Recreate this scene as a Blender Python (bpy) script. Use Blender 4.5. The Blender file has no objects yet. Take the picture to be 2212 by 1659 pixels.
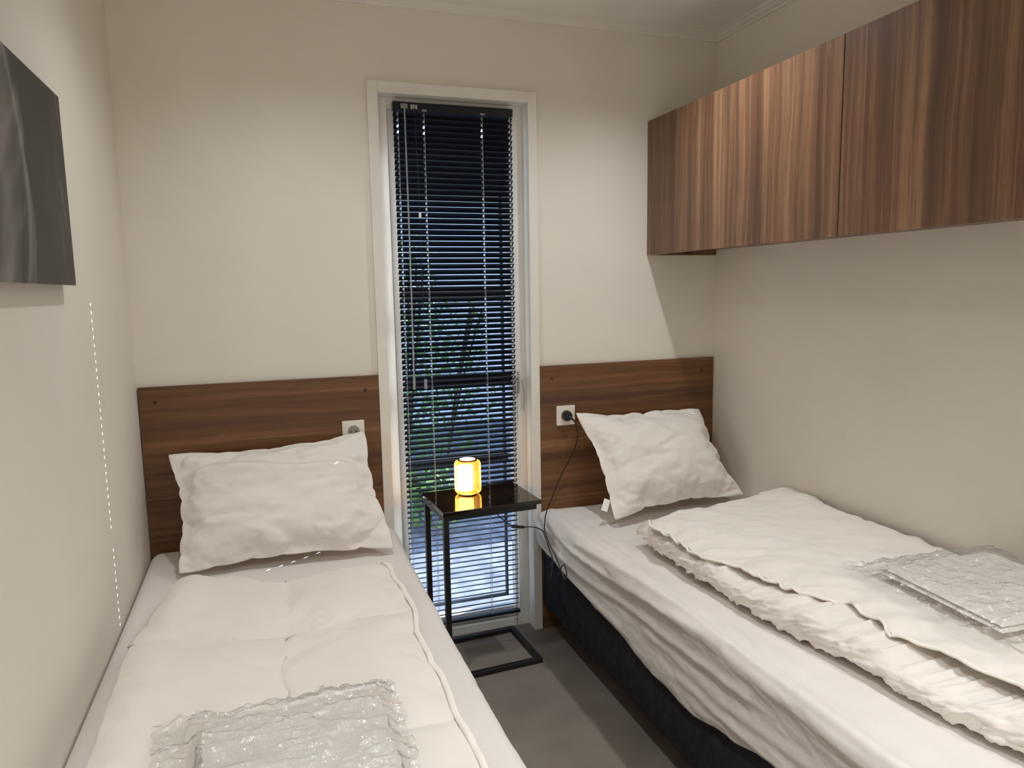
import bpy, bmesh, math, random
import numpy as np
from mathutils import Vector, Matrix

sc = bpy.context.scene
COL = sc.collection
R = math.radians

# ------------------------------------------------------------------ camera
CAM = np.array([0.4258, -2.7335, 1.4363])
YAW, PIT, ROL, FPX = 0.3292, -0.1308, -0.0172, 1554.77
fw = np.array([math.sin(YAW)*math.cos(PIT), math.cos(YAW)*math.cos(PIT), math.sin(PIT)])
rt = np.cross(fw, [0, 0, 1]); rt /= np.linalg.norm(rt); up = np.cross(rt, fw)
c_, s_ = math.cos(ROL), math.sin(ROL)
rt2, up2 = c_*rt + s_*up, -s_*rt + c_*up
cd = bpy.data.cameras.new('camera'); cam = bpy.data.objects.new('camera', cd); COL.objects.link(cam)
cd.sensor_width = 36; cd.lens = FPX/2212*36; cd.clip_start = .02; cd.clip_end = 200
cam.matrix_world = Matrix(((rt2[0], up2[0], -fw[0], CAM[0]), (rt2[1], up2[1], -fw[1], CAM[1]),
                           (rt2[2], up2[2], -fw[2], CAM[2]), (0, 0, 0, 1)))
sc.camera = cam

# ------------------------------------------------------------------ world, sun, exposure
world = bpy.data.worlds.new('world'); sc.world = world; world.use_nodes = True
nt = world.node_tree; bg = nt.nodes['Background']
sky = nt.nodes.new('ShaderNodeTexSky'); sky.sky_type = 'NISHITA'; sky.sun_disc = False
sky.sun_elevation = R(26); sky.sun_rotation = R(60); sky.air_density = 1.0; sky.ozone_density = 3.0
mixw = nt.nodes.new('ShaderNodeMix'); mixw.data_type = 'RGBA'; mixw.blend_type = 'MULTIPLY'
mixw.inputs[0].default_value = 1.0
nt.links.new(sky.outputs[0], mixw.inputs[6]); mixw.inputs[7].default_value = (.92, .94, 1.0, 1)
nt.links.new(mixw.outputs[2], bg.inputs[0]); bg.inputs[1].default_value = .42
SUN_DIR = Vector((-1.035, -.62, -.543)).normalized()
sd = bpy.data.lights.new('sun', 'SUN'); sun = bpy.data.objects.new('sun', sd); COL.objects.link(sun)
sun.rotation_euler = SUN_DIR.to_track_quat('-Z', 'Y').to_euler()
sun.location = (8, 6, 6); sd.energy = 9.0; sd.color = (.84, .92, 1.0); sd.angle = R(.22)
SPOT_POWER, SPOT_COLOR = (18.5, 12.0, 48.0, 46.0), (.97, 1.0, 1.02)
SPOTS = [(1.67, -.70), (.62, -.70), (1.67, -2.85), (.62, -2.85)]
sc.view_settings.view_transform = 'Standard'; sc.view_settings.look = 'None'
sc.view_settings.gamma = 1.0; sc.view_settings.exposure = 0.95
sc.view_settings.use_curve_mapping = False
sc.cycles.max_bounces = 10; sc.cycles.diffuse_bounces = 10; sc.cycles.transparent_max_bounces = 16
sc.cycles.transmission_bounces = 8; sc.cycles.caustics_reflective = False; sc.cycles.caustics_refractive = False
sc.cycles.sample_clamp_indirect = 4.0; sc.cycles.use_denoising = True

W, H, YB = 2.3014, 2.485, -3.55     # room width, height, wall behind the camera

# ------------------------------------------------------------------ numpy noise
def _hash(ix, iy, seed):
    n = (ix.astype(np.int64)*374761393 + iy.astype(np.int64)*668265263 + seed*1442695041) & 0xffffffff
    n = ((n ^ (n >> 13))*1274126177) & 0xffffffff
    return ((n ^ (n >> 16)) & 0xffff)/65535.0
def vnoise(x, y, seed=0):
    x = np.asarray(x, float); y = np.asarray(y, float)
    ix, iy = np.floor(x), np.floor(y); fx, fy = x-ix, y-iy
    ux, uy = fx*fx*fx*(fx*(fx*6-15)+10), fy*fy*fy*(fy*(fy*6-15)+10)
    a, b = _hash(ix, iy, seed), _hash(ix+1, iy, seed); c, d = _hash(ix, iy+1, seed), _hash(ix+1, iy+1, seed)
    return (a+(b-a)*ux + ((c+(d-c)*ux)-(a+(b-a)*ux))*uy)*2-1
def fbm(x, y, seed=0, octs=4, gain=.5):
    s = 0; a = 1
    for k in range(octs):
        s = s + a*vnoise(x*2**k+17.3*k, y*2**k-9.1*k, seed+k); a *= gain
    return s
def sstep(a, b, x):
    t = np.clip((x-a)/(b-a), 0, 1); return t*t*(3-2*t)

# ------------------------------------------------------------------ object helpers
def link(o, parent=None):
    COL.objects.link(o)
    if parent: o.parent = parent
    return o
def wloc(o):
    v = Vector((0, 0, 0))
    while o: v = v + o.location; o = o.parent
    return v
def thing(name, label, cat, loc, group=None):
    o = bpy.data.objects.new(name, None); o.location = loc; o.empty_display_size = .1; COL.objects.link(o)
    o['label'] = label; o['category'] = cat
    if group: o['group'] = group
    return o
def tag(o, label, cat, group=None):
    o['label'] = label; o['category'] = cat
    if group: o['group'] = group
    return o
def mesh_obj(name, vs, fs, mat, parent=None, smooth=False, loc=None, label=None):
    """vs in world coordinates; origin at loc (default: the parent's)"""
    vs = np.asarray(vs, float)
    po = np.array(wloc(parent)) if parent else np.zeros(3)
    lo = np.array(loc, float) if loc is not None else po
    me = bpy.data.meshes.new(name); me.from_pydata((vs-lo).tolist(), [], [list(map(int, f)) for f in fs])
    me.materials.append(mat)
    if smooth: me.polygons.foreach_set('use_smooth', [True]*len(me.polygons))
    me.update()
    o = bpy.data.objects.new(name, me); o.location = lo-po; link(o, parent)
    if label: o['label'] = label
    return o
class MB:
    def __init__(s): s.bm = bmesh.new()
    def box(s, x0, x1, y0, y1, z0, z1, bev=0, seg=2, rotz=0, piv=None):
        r = bmesh.ops.create_cube(s.bm, size=1); v = r['verts']
        bmesh.ops.scale(s.bm, vec=(x1-x0, y1-y0, z1-z0), verts=v)
        bmesh.ops.translate(s.bm, vec=((x0+x1)/2, (y0+y1)/2, (z0+z1)/2), verts=v)
        if bev:
            es = list({e for q in v for e in q.link_edges})
            r2 = bmesh.ops.bevel(s.bm, geom=es, offset=bev, segments=seg, profile=.5, affect='EDGES')
            v = list({q for f in r2['faces'] for q in f.verts} | {q for q in v if q.is_valid})
        if rotz:
            bmesh.ops.rotate(s.bm, cent=piv, matrix=Matrix.Rotation(rotz, 3, 'Z'), verts=v)
        return s
    def lathe(s, prof, c, seg=48, axis='Z', flute=None):
        """prof: list of (r,h); flute(r,h,ang)->r"""
        rings = []
        for r, h in prof:
            ring = []
            for k in range(seg):
                a = 2*math.pi*k/seg; rr = flute(r, h, a) if flute else r
                p = (rr*math.cos(a), rr*math.sin(a), h)
                if axis == 'Y': p = (p[0], h, p[1])
                if axis == 'X': p = (h, p[0], p[1])
                ring.append(s.bm.verts.new((p[0]+c[0], p[1]+c[1], p[2]+c[2])))
            rings.append(ring)
        for a, b in zip(rings, rings[1:]):
            for k in range(seg):
                s.bm.faces.new((a[k], a[(k+1) % seg], b[(k+1) % seg], b[k]))
        s.bm.faces.new(rings[0][::-1]); s.bm.faces.new(rings[-1])
        return s
    def tube(s, pts, r, seg=8, smooth=6):
        P = [Vector(p) for p in pts]
        if smooth > 1 and len(P) > 2:
            Q = []
            for i in range(len(P)-1):
                p0, p1, p2, p3 = P[max(i-1, 0)], P[i], P[i+1], P[min(i+2, len(P)-1)]
                for k in range(smooth):
                    t = k/smooth
                    Q.append(.5*((2*p1)+(p2-p0)*t+(2*p0-5*p1+4*p2-p3)*t*t+(3*p1-p0-3*p2+p3)*t**3))
            Q.append(P[-1]); P = Q
        rings = []; n = None
        for i, p in enumerate(P):
            d = (P[min(i+1, len(P)-1)]-P[max(i-1, 0)]).normalized()
            if n is None: n = d.orthogonal().normalized()
            n = (n-d*n.dot(d)).normalized(); b = d.cross(n)
            rr = r if not callable(r) else r(i/(len(P)-1))
            rings.append([s.bm.verts.new(p+n*rr*math.cos(2*math.pi*k/seg)+b*rr*math.sin(2*math.pi*k/seg)) for k in range(seg)])
        for a, b in zip(rings, rings[1:]):
            for k in range(seg): s.bm.faces.new((a[k], a[(k+1) % seg], b[(k+1) % seg], b[k]))
        s.bm.faces.new(rings[0][::-1]); s.bm.faces.new(rings[-1])
        return s
    def build(s, name, mat, parent=None, smooth=False, loc=None, label=None):
        bmesh.ops.recalc_face_normals(s.bm, faces=s.bm.faces)
        po = wloc(parent) if parent else Vector((0, 0, 0))
        lo = Vector(loc) if loc is not None else po.copy()
        bmesh.ops.translate(s.bm, vec=-lo, verts=s.bm.verts)
        me = bpy.data.meshes.new(name); s.bm.to_mesh(me); s.bm.free(); me.materials.append(mat)
        if smooth: me.shade_smooth() if hasattr(me, 'shade_smooth') else None
        if smooth:
            try: me.set_sharp_from_angle(angle=R(40))
            except Exception: pass
        o = bpy.data.objects.new(name, me); o.location = lo-po; link(o, parent)
        if label: o['label'] = label
        return o
def struct(o): o['kind'] = 'structure'; return o

# ------------------------------------------------------------------ materials
def srgb(r, g, b):
    f = lambda c: (c/255/12.92 if c/255 <= .04045 else ((c/255+.055)/1.055)**2.4)
    return (f(r), f(g), f(b), 1)
def base_mat(name, col, rough=.6, metal=0, spec=.5):
    m = bpy.data.materials.new(name); m.use_nodes = True; n = m.node_tree; b = n.nodes['Principled BSDF']
    b.inputs['Base Color'].default_value = col; b.inputs['Roughness'].default_value = rough
    b.inputs['Metallic'].default_value = metal; b.inputs['Specular IOR Level'].default_value = spec
    return m, n, b
def noise_node(n, scale, detail=4, vec=None, stretch=None, rough=.5, dist=0):
    t = n.nodes.new('ShaderNodeTexNoise'); t.inputs['Scale'].default_value = scale
    t.inputs['Detail'].default_value = detail; t.inputs['Roughness'].default_value = rough; t.inputs['Distortion'].default_value = dist
    if vec is None:
        tc = n.nodes.new('ShaderNodeTexCoord'); vec = tc.outputs['Object']
    if stretch:
        mp = n.nodes.new('ShaderNodeMapping'); mp.inputs['Scale'].default_value = stretch
        n.links.new(vec, mp.inputs['Vector']); vec = mp.outputs['Vector']
    n.links.new(vec, t.inputs['Vector']); return t
def ramp(n, src, stops):
    r = n.nodes.new('ShaderNodeValToRGB'); e = r.color_ramp.elements
    while len(e) > len(stops): e.remove(e[-1])
    while len(e) < len(stops): e.new(.5)
    for k, (p, c) in enumerate(stops): e[k].position = p; e[k].color = c
    n.links.new(src, r.inputs[0]); return r
def add_bump(n, b, src, strength, dist):
    bp = n.nodes.new('ShaderNodeBump'); bp.inputs['Strength'].default_value = strength; bp.inputs['Distance'].default_value = dist
    n.links.new(src, bp.inputs['Height'])
    if b.inputs['Normal'].is_linked: n.links.new(b.inputs['Normal'].links[0].from_socket, bp.inputs['Normal'])
    n.links.new(bp.outputs[0], b.inputs['Normal'])
def mottled(name, c1, c2, scale, rough=.6, bump=0, bscale=200, bstretch=None, spec=.5, stretch=None, bdist=.001, lo=.35, hi=.65):
    m, n, b = base_mat(name, c1, rough, 0, spec)
    t = noise_node(n, scale, 5, stretch=stretch); r = ramp(n, t.outputs[0], [(lo, c1), (hi, c2)])
    n.links.new(r.outputs[0], b.inputs['Base Color'])
    if bump:
        t2 = noise_node(n, bscale, 3, stretch=bstretch); add_bump(n, b, t2.outputs[0], bump, bdist)
    return m
def walnut(name, grain, cols, rough=.38, s=1.0, seed=0.0):
    """grain 'X' or 'Z' : direction the veneer runs"""
    m, n, b = base_mat(name, cols[1], rough, 0, .45)
    tc = n.nodes.new('ShaderNodeTexCoord')
    # large soft distortion that bends the lines around knots
    off = n.nodes.new('ShaderNodeMapping'); off.inputs['Location'].default_value = (seed, seed*.7, seed*1.3)
    n.links.new(tc.outputs['Object'], off.inputs['Vector'])
    A = lambda along, across: ((along, across, across) if grain == 'X' else (across, across, along))
    dn = noise_node(n, 1.0, 2, off.outputs[0], A(3.2, 5.5)); 
    sub = n.nodes.new('ShaderNodeVectorMath'); sub.operation = 'SUBTRACT'; sub.inputs[1].default_value = (.5, .5, .5)
    n.links.new(dn.outputs['Color'], sub.inputs[0])
    mul = n.nodes.new('ShaderNodeVectorMath'); mul.operation = 'SCALE'; mul.inputs['Scale'].default_value = .022
    n.links.new(sub.outputs[0], mul.inputs[0])
    add = n.nodes.new('ShaderNodeVectorMath'); add.operation = 'ADD'
    n.links.new(off.outputs[0], add.inputs[0]); n.links.new(mul.outputs[0], add.inputs[1])
    v = add.outputs[0]
    big = noise_node(n, 1.0, 3, v, A(.30, 17*s), .6)
    mid = noise_node(n, 1.0, 5, v, A(.8, 75*s), .6)
    fine = noise_node(n, 1.0, 4, v, A(5, 330*s), .7)
    pore = noise_node(n, 1.0, 2, tc.outputs['Object'], A(18, 700*s), .6)
    r1 = ramp(n, big.outputs[0], [(.30, cols[0]), (.45, cols[1]), (.55, cols[2]), (.70, cols[3])])
    def mx(a, fac_src, col, lo, hi, amt):
        mr = n.nodes.new('ShaderNodeMapRange'); mr.inputs[1].default_value = lo; mr.inputs[2].default_value = hi
        mr.inputs[3].default_value = 0; mr.inputs[4].default_value = amt; n.links.new(fac_src, mr.inputs[0])
        q = n.nodes.new('ShaderNodeMix'); q.data_type = 'RGBA'; n.links.new(mr.outputs[0], q.inputs[0])
        n.links.new(a, q.inputs[6]); q.inputs[7].default_value = col; return q.outputs[2]
    c = mx(r1.outputs[0], mid.outputs[0], cols[0], .52, .70, .75)
    c = mx(c, mid.outputs[0], cols[3], .46, .28, .65)
    c = mx(c, fine.outputs[0], cols[0], .50, .72, .55)
    c = mx(c, pore.outputs[0], cols[4], .60, .75, .5)
    n.links.new(c, b.inputs['Base Color'])
    add_bump(n, b, fine.outputs[0], .15, .0004)
    return m

WALL = mottled('wall_paint', srgb(226, 221, 211), srgb(230, 225, 215), 3, .75, .25, 260, (3.2, 3.2, .35), .25, bdist=.0006)
CEIL = mottled('ceiling_paint', srgb(236, 234, 229), srgb(240, 238, 233), 2, .7, .1, 90)
TRIM = mottled('white_trim', srgb(226, 223, 216), srgb(231, 228, 221), 5, .45)
FRAMEW = mottled('white_frame', srgb(228, 226, 222), srgb(233, 231, 227), 6, .35)
FLOOR = mottled('floor_vinyl', srgb(122, 112, 104), srgb(140, 130, 121), 5, .55, .15, 60, spec=.35, lo=.3, hi=.7)
WH = [srgb(82, 53, 32), srgb(104, 70, 43), srgb(118, 81, 50), srgb(138, 99, 64), srgb(64, 40, 23)]
WC = [srgb(84, 58, 43), srgb(106, 76, 56), srgb(124, 91, 67), srgb(158, 120, 90), srgb(60, 40, 29)]
WOODH = walnut('walnut_headboard', 'X', WH, .42, 1.0, 3.1)
WOODH2 = walnut('walnut_headboard_right', 'X', WH, .42, 1.0, 9.7)
WOODC = walnut('walnut_cabinet', 'Z', WC, .36, .8, 1.7)
WOODC2 = walnut('walnut_cabinet_second', 'Z', WC, .36, .8, 6.3)
PLASTW = mottled('white_plastic', srgb(232, 229, 222), srgb(236, 233, 226), 8, .3)
HOLE = mottled('socket_shadow_grey', srgb(150, 146, 138), srgb(155, 150, 142), 8, .5)
BLACKP = mottled('black_plastic', srgb(16, 15, 15), srgb(22, 21, 21), 40, .35)
BLACKM = mottled('black_metal', srgb(18, 17, 18), srgb(24, 23, 24), 60, .42)
STEEL = base_mat('steel', srgb(190, 188, 184), .3, 1)[0]
CLEARP = base_mat('clear_grey_plastic', srgb(190, 196, 198), .15)[0]
CLEARP.node_tree.nodes['Principled BSDF'].inputs['Transmission Weight'].default_value = .5
CORD = mottled('grey_cord', srgb(170, 170, 168), srgb(190, 190, 188), 300, .7)
SLAT = mottled('slat_black', srgb(14, 17, 26), srgb(18, 21, 31), 8, .38, spec=.35)
ANTH = mottled('anthracite', srgb(42, 42, 46), srgb(48, 48, 52), 20, .4)
TOPM = mottled('table_top_black', srgb(22, 18, 15), srgb(34, 27, 21), 3, .10, .05, 12, spec=.6, stretch=(9, 1.5, 1))
def fabric(name, c1, c2, b1=.35, sheen=.2):
    m = mottled(name, c1, c2, 4, .9, b1, 900, spec=.15, bdist=.0004)
    b = m.node_tree.nodes['Principled BSDF']; b.inputs['Sheen Weight'].default_value = sheen
    t = noise_node(m.node_tree, 38, 5, rough=.6); add_bump(m.node_tree, b, t.outputs[0], .25, .004)
    return m
SHEET = fabric('white_jersey_sheet', srgb(222, 216, 212), srgb(226, 220, 216))
QUILT = fabric('white_microfibre', srgb(228, 222, 215), srgb(232, 226, 219))
PILLOW = fabric('white_pillow_cloth', srgb(230, 225, 219), srgb(234, 229, 223))
TAPE = fabric('white_bias_tape', srgb(238, 233, 224), srgb(241, 236, 228))
BASEF = mottled('charcoal_upholstery', srgb(46, 45, 50), srgb(58, 56, 60), 30, .95, .5, 700, spec=.1)

# clear film and glass: part transparent, part mirror, by Fresnel
def film(name, refl=.5, rough=.1, tint=(1, 1, 1, 1), bump=0, bscale=40, haze=0):
    m = bpy.data.materials.new(name); m.use_nodes = True; n = m.node_tree
    for q in list(n.nodes):
        if q.type == 'BSDF_PRINCIPLED': n.nodes.remove(q)
    out = [q for q in n.nodes if q.type == 'OUTPUT_MATERIAL'][0]
    tr = n.nodes.new('ShaderNodeBsdfTransparent'); tr.inputs[0].default_value = tint
    gl = n.nodes.new('ShaderNodeBsdfGlossy'); gl.inputs['Roughness'].default_value = rough
    # thin sheet: the same reflectance from both sides (Schlick), so light passes both ways
    ge = n.nodes.new('ShaderNodeNewGeometry'); dt = n.nodes.new('ShaderNodeVectorMath'); dt.operation = 'DOT_PRODUCT'
    n.links.new(ge.outputs['Incoming'], dt.inputs[0]); n.links.new(ge.outputs['Normal'], dt.inputs[1])
    def mth(op, a, b=None):
        q = n.nodes.new('ShaderNodeMath'); q.operation = op
        for k, v in enumerate((a, b)):
            if v is None: continue
            if isinstance(v, (int, float)): q.inputs[k].default_value = v
            else: n.links.new(v, q.inputs[k])
        return q.outputs[0]
    fres = mth('ADD', mth('MULTIPLY', mth('POWER', mth('SUBTRACT', 1.0, mth('ABSOLUTE', dt.outputs['Value'])), 5.0), .7), refl)
    mx = n.nodes.new('ShaderNodeMixShader'); n.links.new(fres, mx.inputs[0])
    n.links.new(tr.outputs[0], mx.inputs[1]); n.links.new(gl.outputs[0], mx.inputs[2])
    last = mx
    if haze:
        df = n.nodes.new('ShaderNodeBsdfDiffuse'); df.inputs[0].default_value = srgb(236, 233, 226)
        m2 = n.nodes.new('ShaderNodeMixShader'); m2.inputs[0].default_value = haze
        n.links.new(mx.outputs[0], m2.inputs[1]); n.links.new(df.outputs[0], m2.inputs[2]); last = m2
    if bump:
        t = noise_node(n, bscale, 4, rough=.6, dist=1.5, stretch=(1, .45, 1)); bp = n.nodes.new('ShaderNodeBump')
        bp.inputs['Strength'].default_value = bump; bp.inputs['Distance'].default_value = .014
        n.links.new(t.outputs[0], bp.inputs['Height'])
        n.links.new(bp.outputs[0], gl.inputs['Normal'])
    n.links.new(last.outputs[0], out.inputs[0]); return m
GLASS = film('window_glass', .04, .0, (.96, .98, 1, 1))
FILM = film('clear_plastic_film', .15, .15, (.97, .97, .968, 1), 1.0, 24, .03)

# ------------------------------------------------------------------ room shell
struct(MB().box(-.12, W+.12, YB-.12, .05, -.08, 0).build('floor', FLOOR))
struct(MB().box(-.12, W+.12, YB-.12, .25, H, H+.1).build('ceiling', CEIL))
struct(MB().box(-.12, 0, YB, .25, -.08, H).build('wall_left', WALL))
struct(MB().box(W, W+.12, YB, .25, -.08, H).build('wall_right', WALL))
struct(MB().box(-.12, W+.12, YB-.12, YB, -.08, H).build('wall_front', WALL))
XI0, XI1, ZI = .8595, 1.4369, 2.1499
wb = MB(); wb.box(0, XI0-.008, 0, .25, -.08, H); wb.box(XI1+.008, W, 0, .25, -.08, H); wb.box(XI0-.008, XI1+.008, 0, .25, ZI+.008, H)
wb.box(XI0-.008, XI1+.008, .05, .25, -.08, 0)
struct(wb.build('wall_back', WALL))
# casing round the window, with its reveal lining
def casing(name, boxes):
    m = MB()
    for b in boxes: m.box(*b, bev=.0012, seg=1)
    return struct(m.build(name, TRIM))
casing('trim_1', [(.8217, XI0, -.02, .0, 0, 2.1899), (XI0-.008, XI0, -.004, .05, 0, ZI)])
casing('trim_2', [(XI1, 1.4729, -.02, .0, 0, 2.1899), (XI1, XI1+.008, -.004, .05, 0, ZI)])
casing('trim_3', [(XI0, XI1, -.02, 0, ZI, 2.1899), (XI0-.008, XI1+.008, -.004, .05, ZI, ZI+.008)])
# coving
def coving(name, p0, p1, inw):
    prof = [(0, 0), (.034, 0), (.034, -.008), (.026, -.010), (.016, -.020), (.009, -.024), (.007, -.034), (0, -.034)]
    vs = []; k = len(prof); p0 = Vector(p0); p1 = Vector(p1); iw = Vector(inw); dr = (p1-p0).normalized()
    for e, p in ((0, p0), (1, p1)):
        for a, z in prof:
            vs.append(tuple(p+iw*a+Vector((0, 0, z))+dr*(a if e == 0 else -a)*0))
    fs = [(i, (i+1) % k, k+(i+1) % k, k+i) for i in range(k)]+[tuple(range(k))[::-1], tuple(range(k, 2*k))]
    return struct(mesh_obj(name, vs, fs, TRIM))
coving('trim_4', (0.0, 0, H), (W, 0, H), (0, -1, 0))
coving('trim_5', (W, 0, H), (W, YB, H), (-1, 0, 0))
coving('trim_6', (0, 0, H), (0, YB, H), (1, 0, 0))

# ------------------------------------------------------------------ window
win = bpy.data.objects.new('window_1', None); win.location = (1.15, .08, 0); link(win); struct(win)
m = MB()
m.box(XI0-.008, .902, .05, .115, 0, ZI+.008, .002, 1); m.box(1.394, XI1+.008, .05, .115, 0, ZI+.008, .002, 1)
m.box(.902, 1.394, .05, .115, 2.112, ZI+.008, .002, 1); m.box(.902, 1.394, .05, .115, 0, .036, .002, 1)
m.build('window_frame', FRAMEW, win)
m = MB()
m.box(.904, .936, .066, .112, .040, 2.108, .004, 2); m.box(1.384, 1.396, .066, .112, .040, 2.108, .003, 2)
m.box(.936, 1.384, .066, .112, 2.076, 2.108, .004, 2); m.box(.936, 1.384, .066, .112, .040, .084, .004, 2)
m.build('sash', FRAMEW, win)
MB().box(.936, 1.384, .078, .118, 1.050, 1.092, .003, 1).build('crossbar', ANTH, win, label='dark horizontal glazing bar')
for z0_, z1_ in ((1.405, 1.440), (.700, .740)):
    MB().box(.910, 1.386, .140, .156, z0_, z1_, .002, 1).build('outer_rail', ANTH, win, label='dark horizontal rail outside the glass')
m = MB(); m.box(.925, .935, .140, .156, .100, 2.10); m.box(1.366, 1.376, .140, .156, .100, 2.10); m.box(.935, 1.366, .140, .156, .100, .110)
m.build('outer_bead', ANTH, win)
MB().box(.937, 1.383, .093, .097, .085, 1.049).build('pane', GLASS, win)
MB().box(.937, 1.383, .093, .097, 1.093, 2.075).build('pane', GLASS, win)
hm = MB(); hm.box(1.385, 1.407, .040, .052, 1.01, 1.10, .004, 2)
hm.tube([(1.396, .042, 1.072), (1.396, .018, 1.072), (1.400, .010, 1.066), (1.408, .008, 1.03), (1.411, .010, .98), (1.410, .012, .945)], .0065, 10, 6)
hm.build('handle', STEEL, win, smooth=True, label='curved silver window handle')

# ------------------------------------------------------------------ venetian blind
BX0, BX1, BY = .921, 1.387, .030
blind = thing('venetian_blind', 'tall narrow black venetian blind with open slats hanging in the white framed window', 'blind', (1.155, BY, 2.13))
m = MB(); m.box(BX0, BX1, BY-.014, BY+.016, 2.101, 2.131, .0015, 1); m.build('head_rail', SLAT, blind)
COLX = [.938, 1.037, 1.264, 1.376]
for x in (COLX[1], COLX[2]):
    MB().box(x-.009, x+.009, BY-.0158, BY-.0138, 2.100, 2.107, .0008, 1).build('bracket', CLEARP, blind)
MB().box(.948, .975, BY-.018, BY-.0138, 2.106, 2.124, .002, 2).build('tilt_mechanism', CLEARP, blind)
m = MB()
for k in range(3): m.box(.985+.009*k, .9925+.009*k, BY-.0175, BY-.0138, 2.106, 2.122, .001, 1)
m.build('cord_lock', STEEL, blind, label='brass and silver cord lock')
PITCH, SW = .0215, .0250
def slat_tilt(z): return R(34+11*float(sstep(.42, .72, z)))   # outer edge down; opened wider at the bottom
def slat_mesh():
    xs = [BX0+.001]
    for c in COLX: xs += [c-.0034, c+.0034]
    xs.append(BX1-.001)
    ys = [-SW/2, -.0085, -.0055, 0, .0055, .0085, SW/2]
    def crown(t): return .0022*(1-(t/(SW/2))**2)
    vs = []; nx, ny = len(xs), len(ys)
    for lay in (0, 1):
        for y in ys:
            for x in xs:
                yy, zz = y, crown(y)-lay*.00035
                vs.append((x-1.155, yy, zz))
    fs = []
    holes = {(1+2*k, j) for k in range(4) for j in (2, 3)}
    I = lambda l, i, j: l*nx*ny+j*nx+i
    for i in range(nx-1):
        for j in range(ny-1):
            if (i, j) in holes: continue
            fs.append((I(0, i, j), I(0, i+1, j), I(0, i+1, j+1), I(0, i, j+1)))
            fs.append((I(1, i, j), I(1, i, j+1), I(1, i+1, j+1), I(1, i+1, j)))
    for j, a, b in ((0, 0, 1), (ny-1, 1, 0)):
        for i in range(nx-1):
            q = (I(0, i, j), I(1, i, j), I(1, i+1, j), I(0, i+1, j)); fs.append(q if a == 0 else q[::-1])
    for i in (0, nx-1):
        for j in range(ny-1):
            q = (I(0, i, j), I(0, i, j+1), I(1, i, j+1), I(1, i, j)); fs.append(q if i == 0 else q[::-1])
    me = bpy.data.meshes.new('slat'); me.from_pydata(vs, [], fs); me.materials.append(SLAT); me.update(); return me
sm = slat_mesh(); rnd = random.Random(4)
NS = int((2.088-.100)/PITCH)
for k in range(NS+1):
    o = bpy.data.objects.new('slat', sm); o.location = (0, 0, 2.088-k*PITCH-2.13); o.rotation_euler = (-slat_tilt(2.088-k*PITCH)+rnd.uniform(-.015, .015), 0, 0)
    link(o, blind)
MB().box(BX0, BX1, BY-.013, BY+.013, .072, .084, .003, 2).build('bottom_rail', SLAT, blind)
for x in COLX:
    m = MB()
    for yy in (-.0098, .0098):
        m.box(x-.0006, x+.0006, BY+yy-.0005, BY+yy+.0005, .084, 2.101)
    m.build('ladder_cord', CORD, blind)
for x in COLX[1:3]:
    MB().box(x+.0018, x+.0030, BY-.0006, BY+.0006, .084, 2.101).build('lift_cord', CORD, blind)
m = MB(); m.tube([(.9615, BY-.022, 2.112), (.9615, BY-.022, 2.05), (.963, BY-.024, 1.6), (.962, BY-.024, 1.10)], .0030, 6, 3)
m.build('tilt_wand', CLEARP, blind); 
MB().tube([(.962, BY-.024, 1.105), (.962, BY-.024, 1.058)], .0052, 8, 1).build('wand_tip', CLEARP, blind)
m = MB(); m.tube([(.998, BY-.020, 2.11), (1.004, BY-.032, 1.72), (1.005, BY-.032, 1.08)], .0009, 5, 3); m.build('pull_cord', BLACKP, blind)
MB().box(1.000, 1.009, BY-.036, BY-.028, 1.708, 1.728, .002, 1).build('cord_joiner', PLASTW, blind)
m = MB(); m.box(.999, 1.011, BY-.037, BY-.027, 1.058, 1.096, .002, 1); m.build('cord_tassel', CLEARP, blind)
m = MB()
m.tube([(1.374, BY-.004, .078), (1.374, BY-.006, .05), (1.375, BY-.008, .008)], .0012, 5, 3)
for k in range(7): m.lathe([(.0002, -.002), (.0022, 0), (.0002, .002)], (1.3755, BY-.006, .012+k*.0095), 6)
m.build('hold_down_cord', CLEARP, blind)

# ------------------------------------------------------------------ headboards
T = .018
for x0, x1, mat, lab in ((.004, .8217, WOODH, 'walnut veneer headboard panel on the wall behind the left bed, left of the window'),
                         (1.4736, W-.003, WOODH2, 'walnut veneer headboard panel on the wall behind the right bed, right of the window')):
    hb = thing('headboard', lab, 'headboard', ((x0+x1)/2, -T/2, .5))
    m = MB(); m.box(x0, x1, -T, -.0005, .001, 1.124, .0008, 1); m.build('panel', mat, hb)
    for sx in ((x0+.051, x1-.052) if x0 < 1 else (x0+.053, x1-.058)):
        MB().lathe([(.0065, 0), (.0065, -.0012), (.004, -.002)], (sx, -T, 1.071), 16, 'Y').build('screw_cap', mottled('screw_cap_brown', srgb(62, 38, 22), srgb(70, 44, 26), 9, .5), hb)

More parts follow.
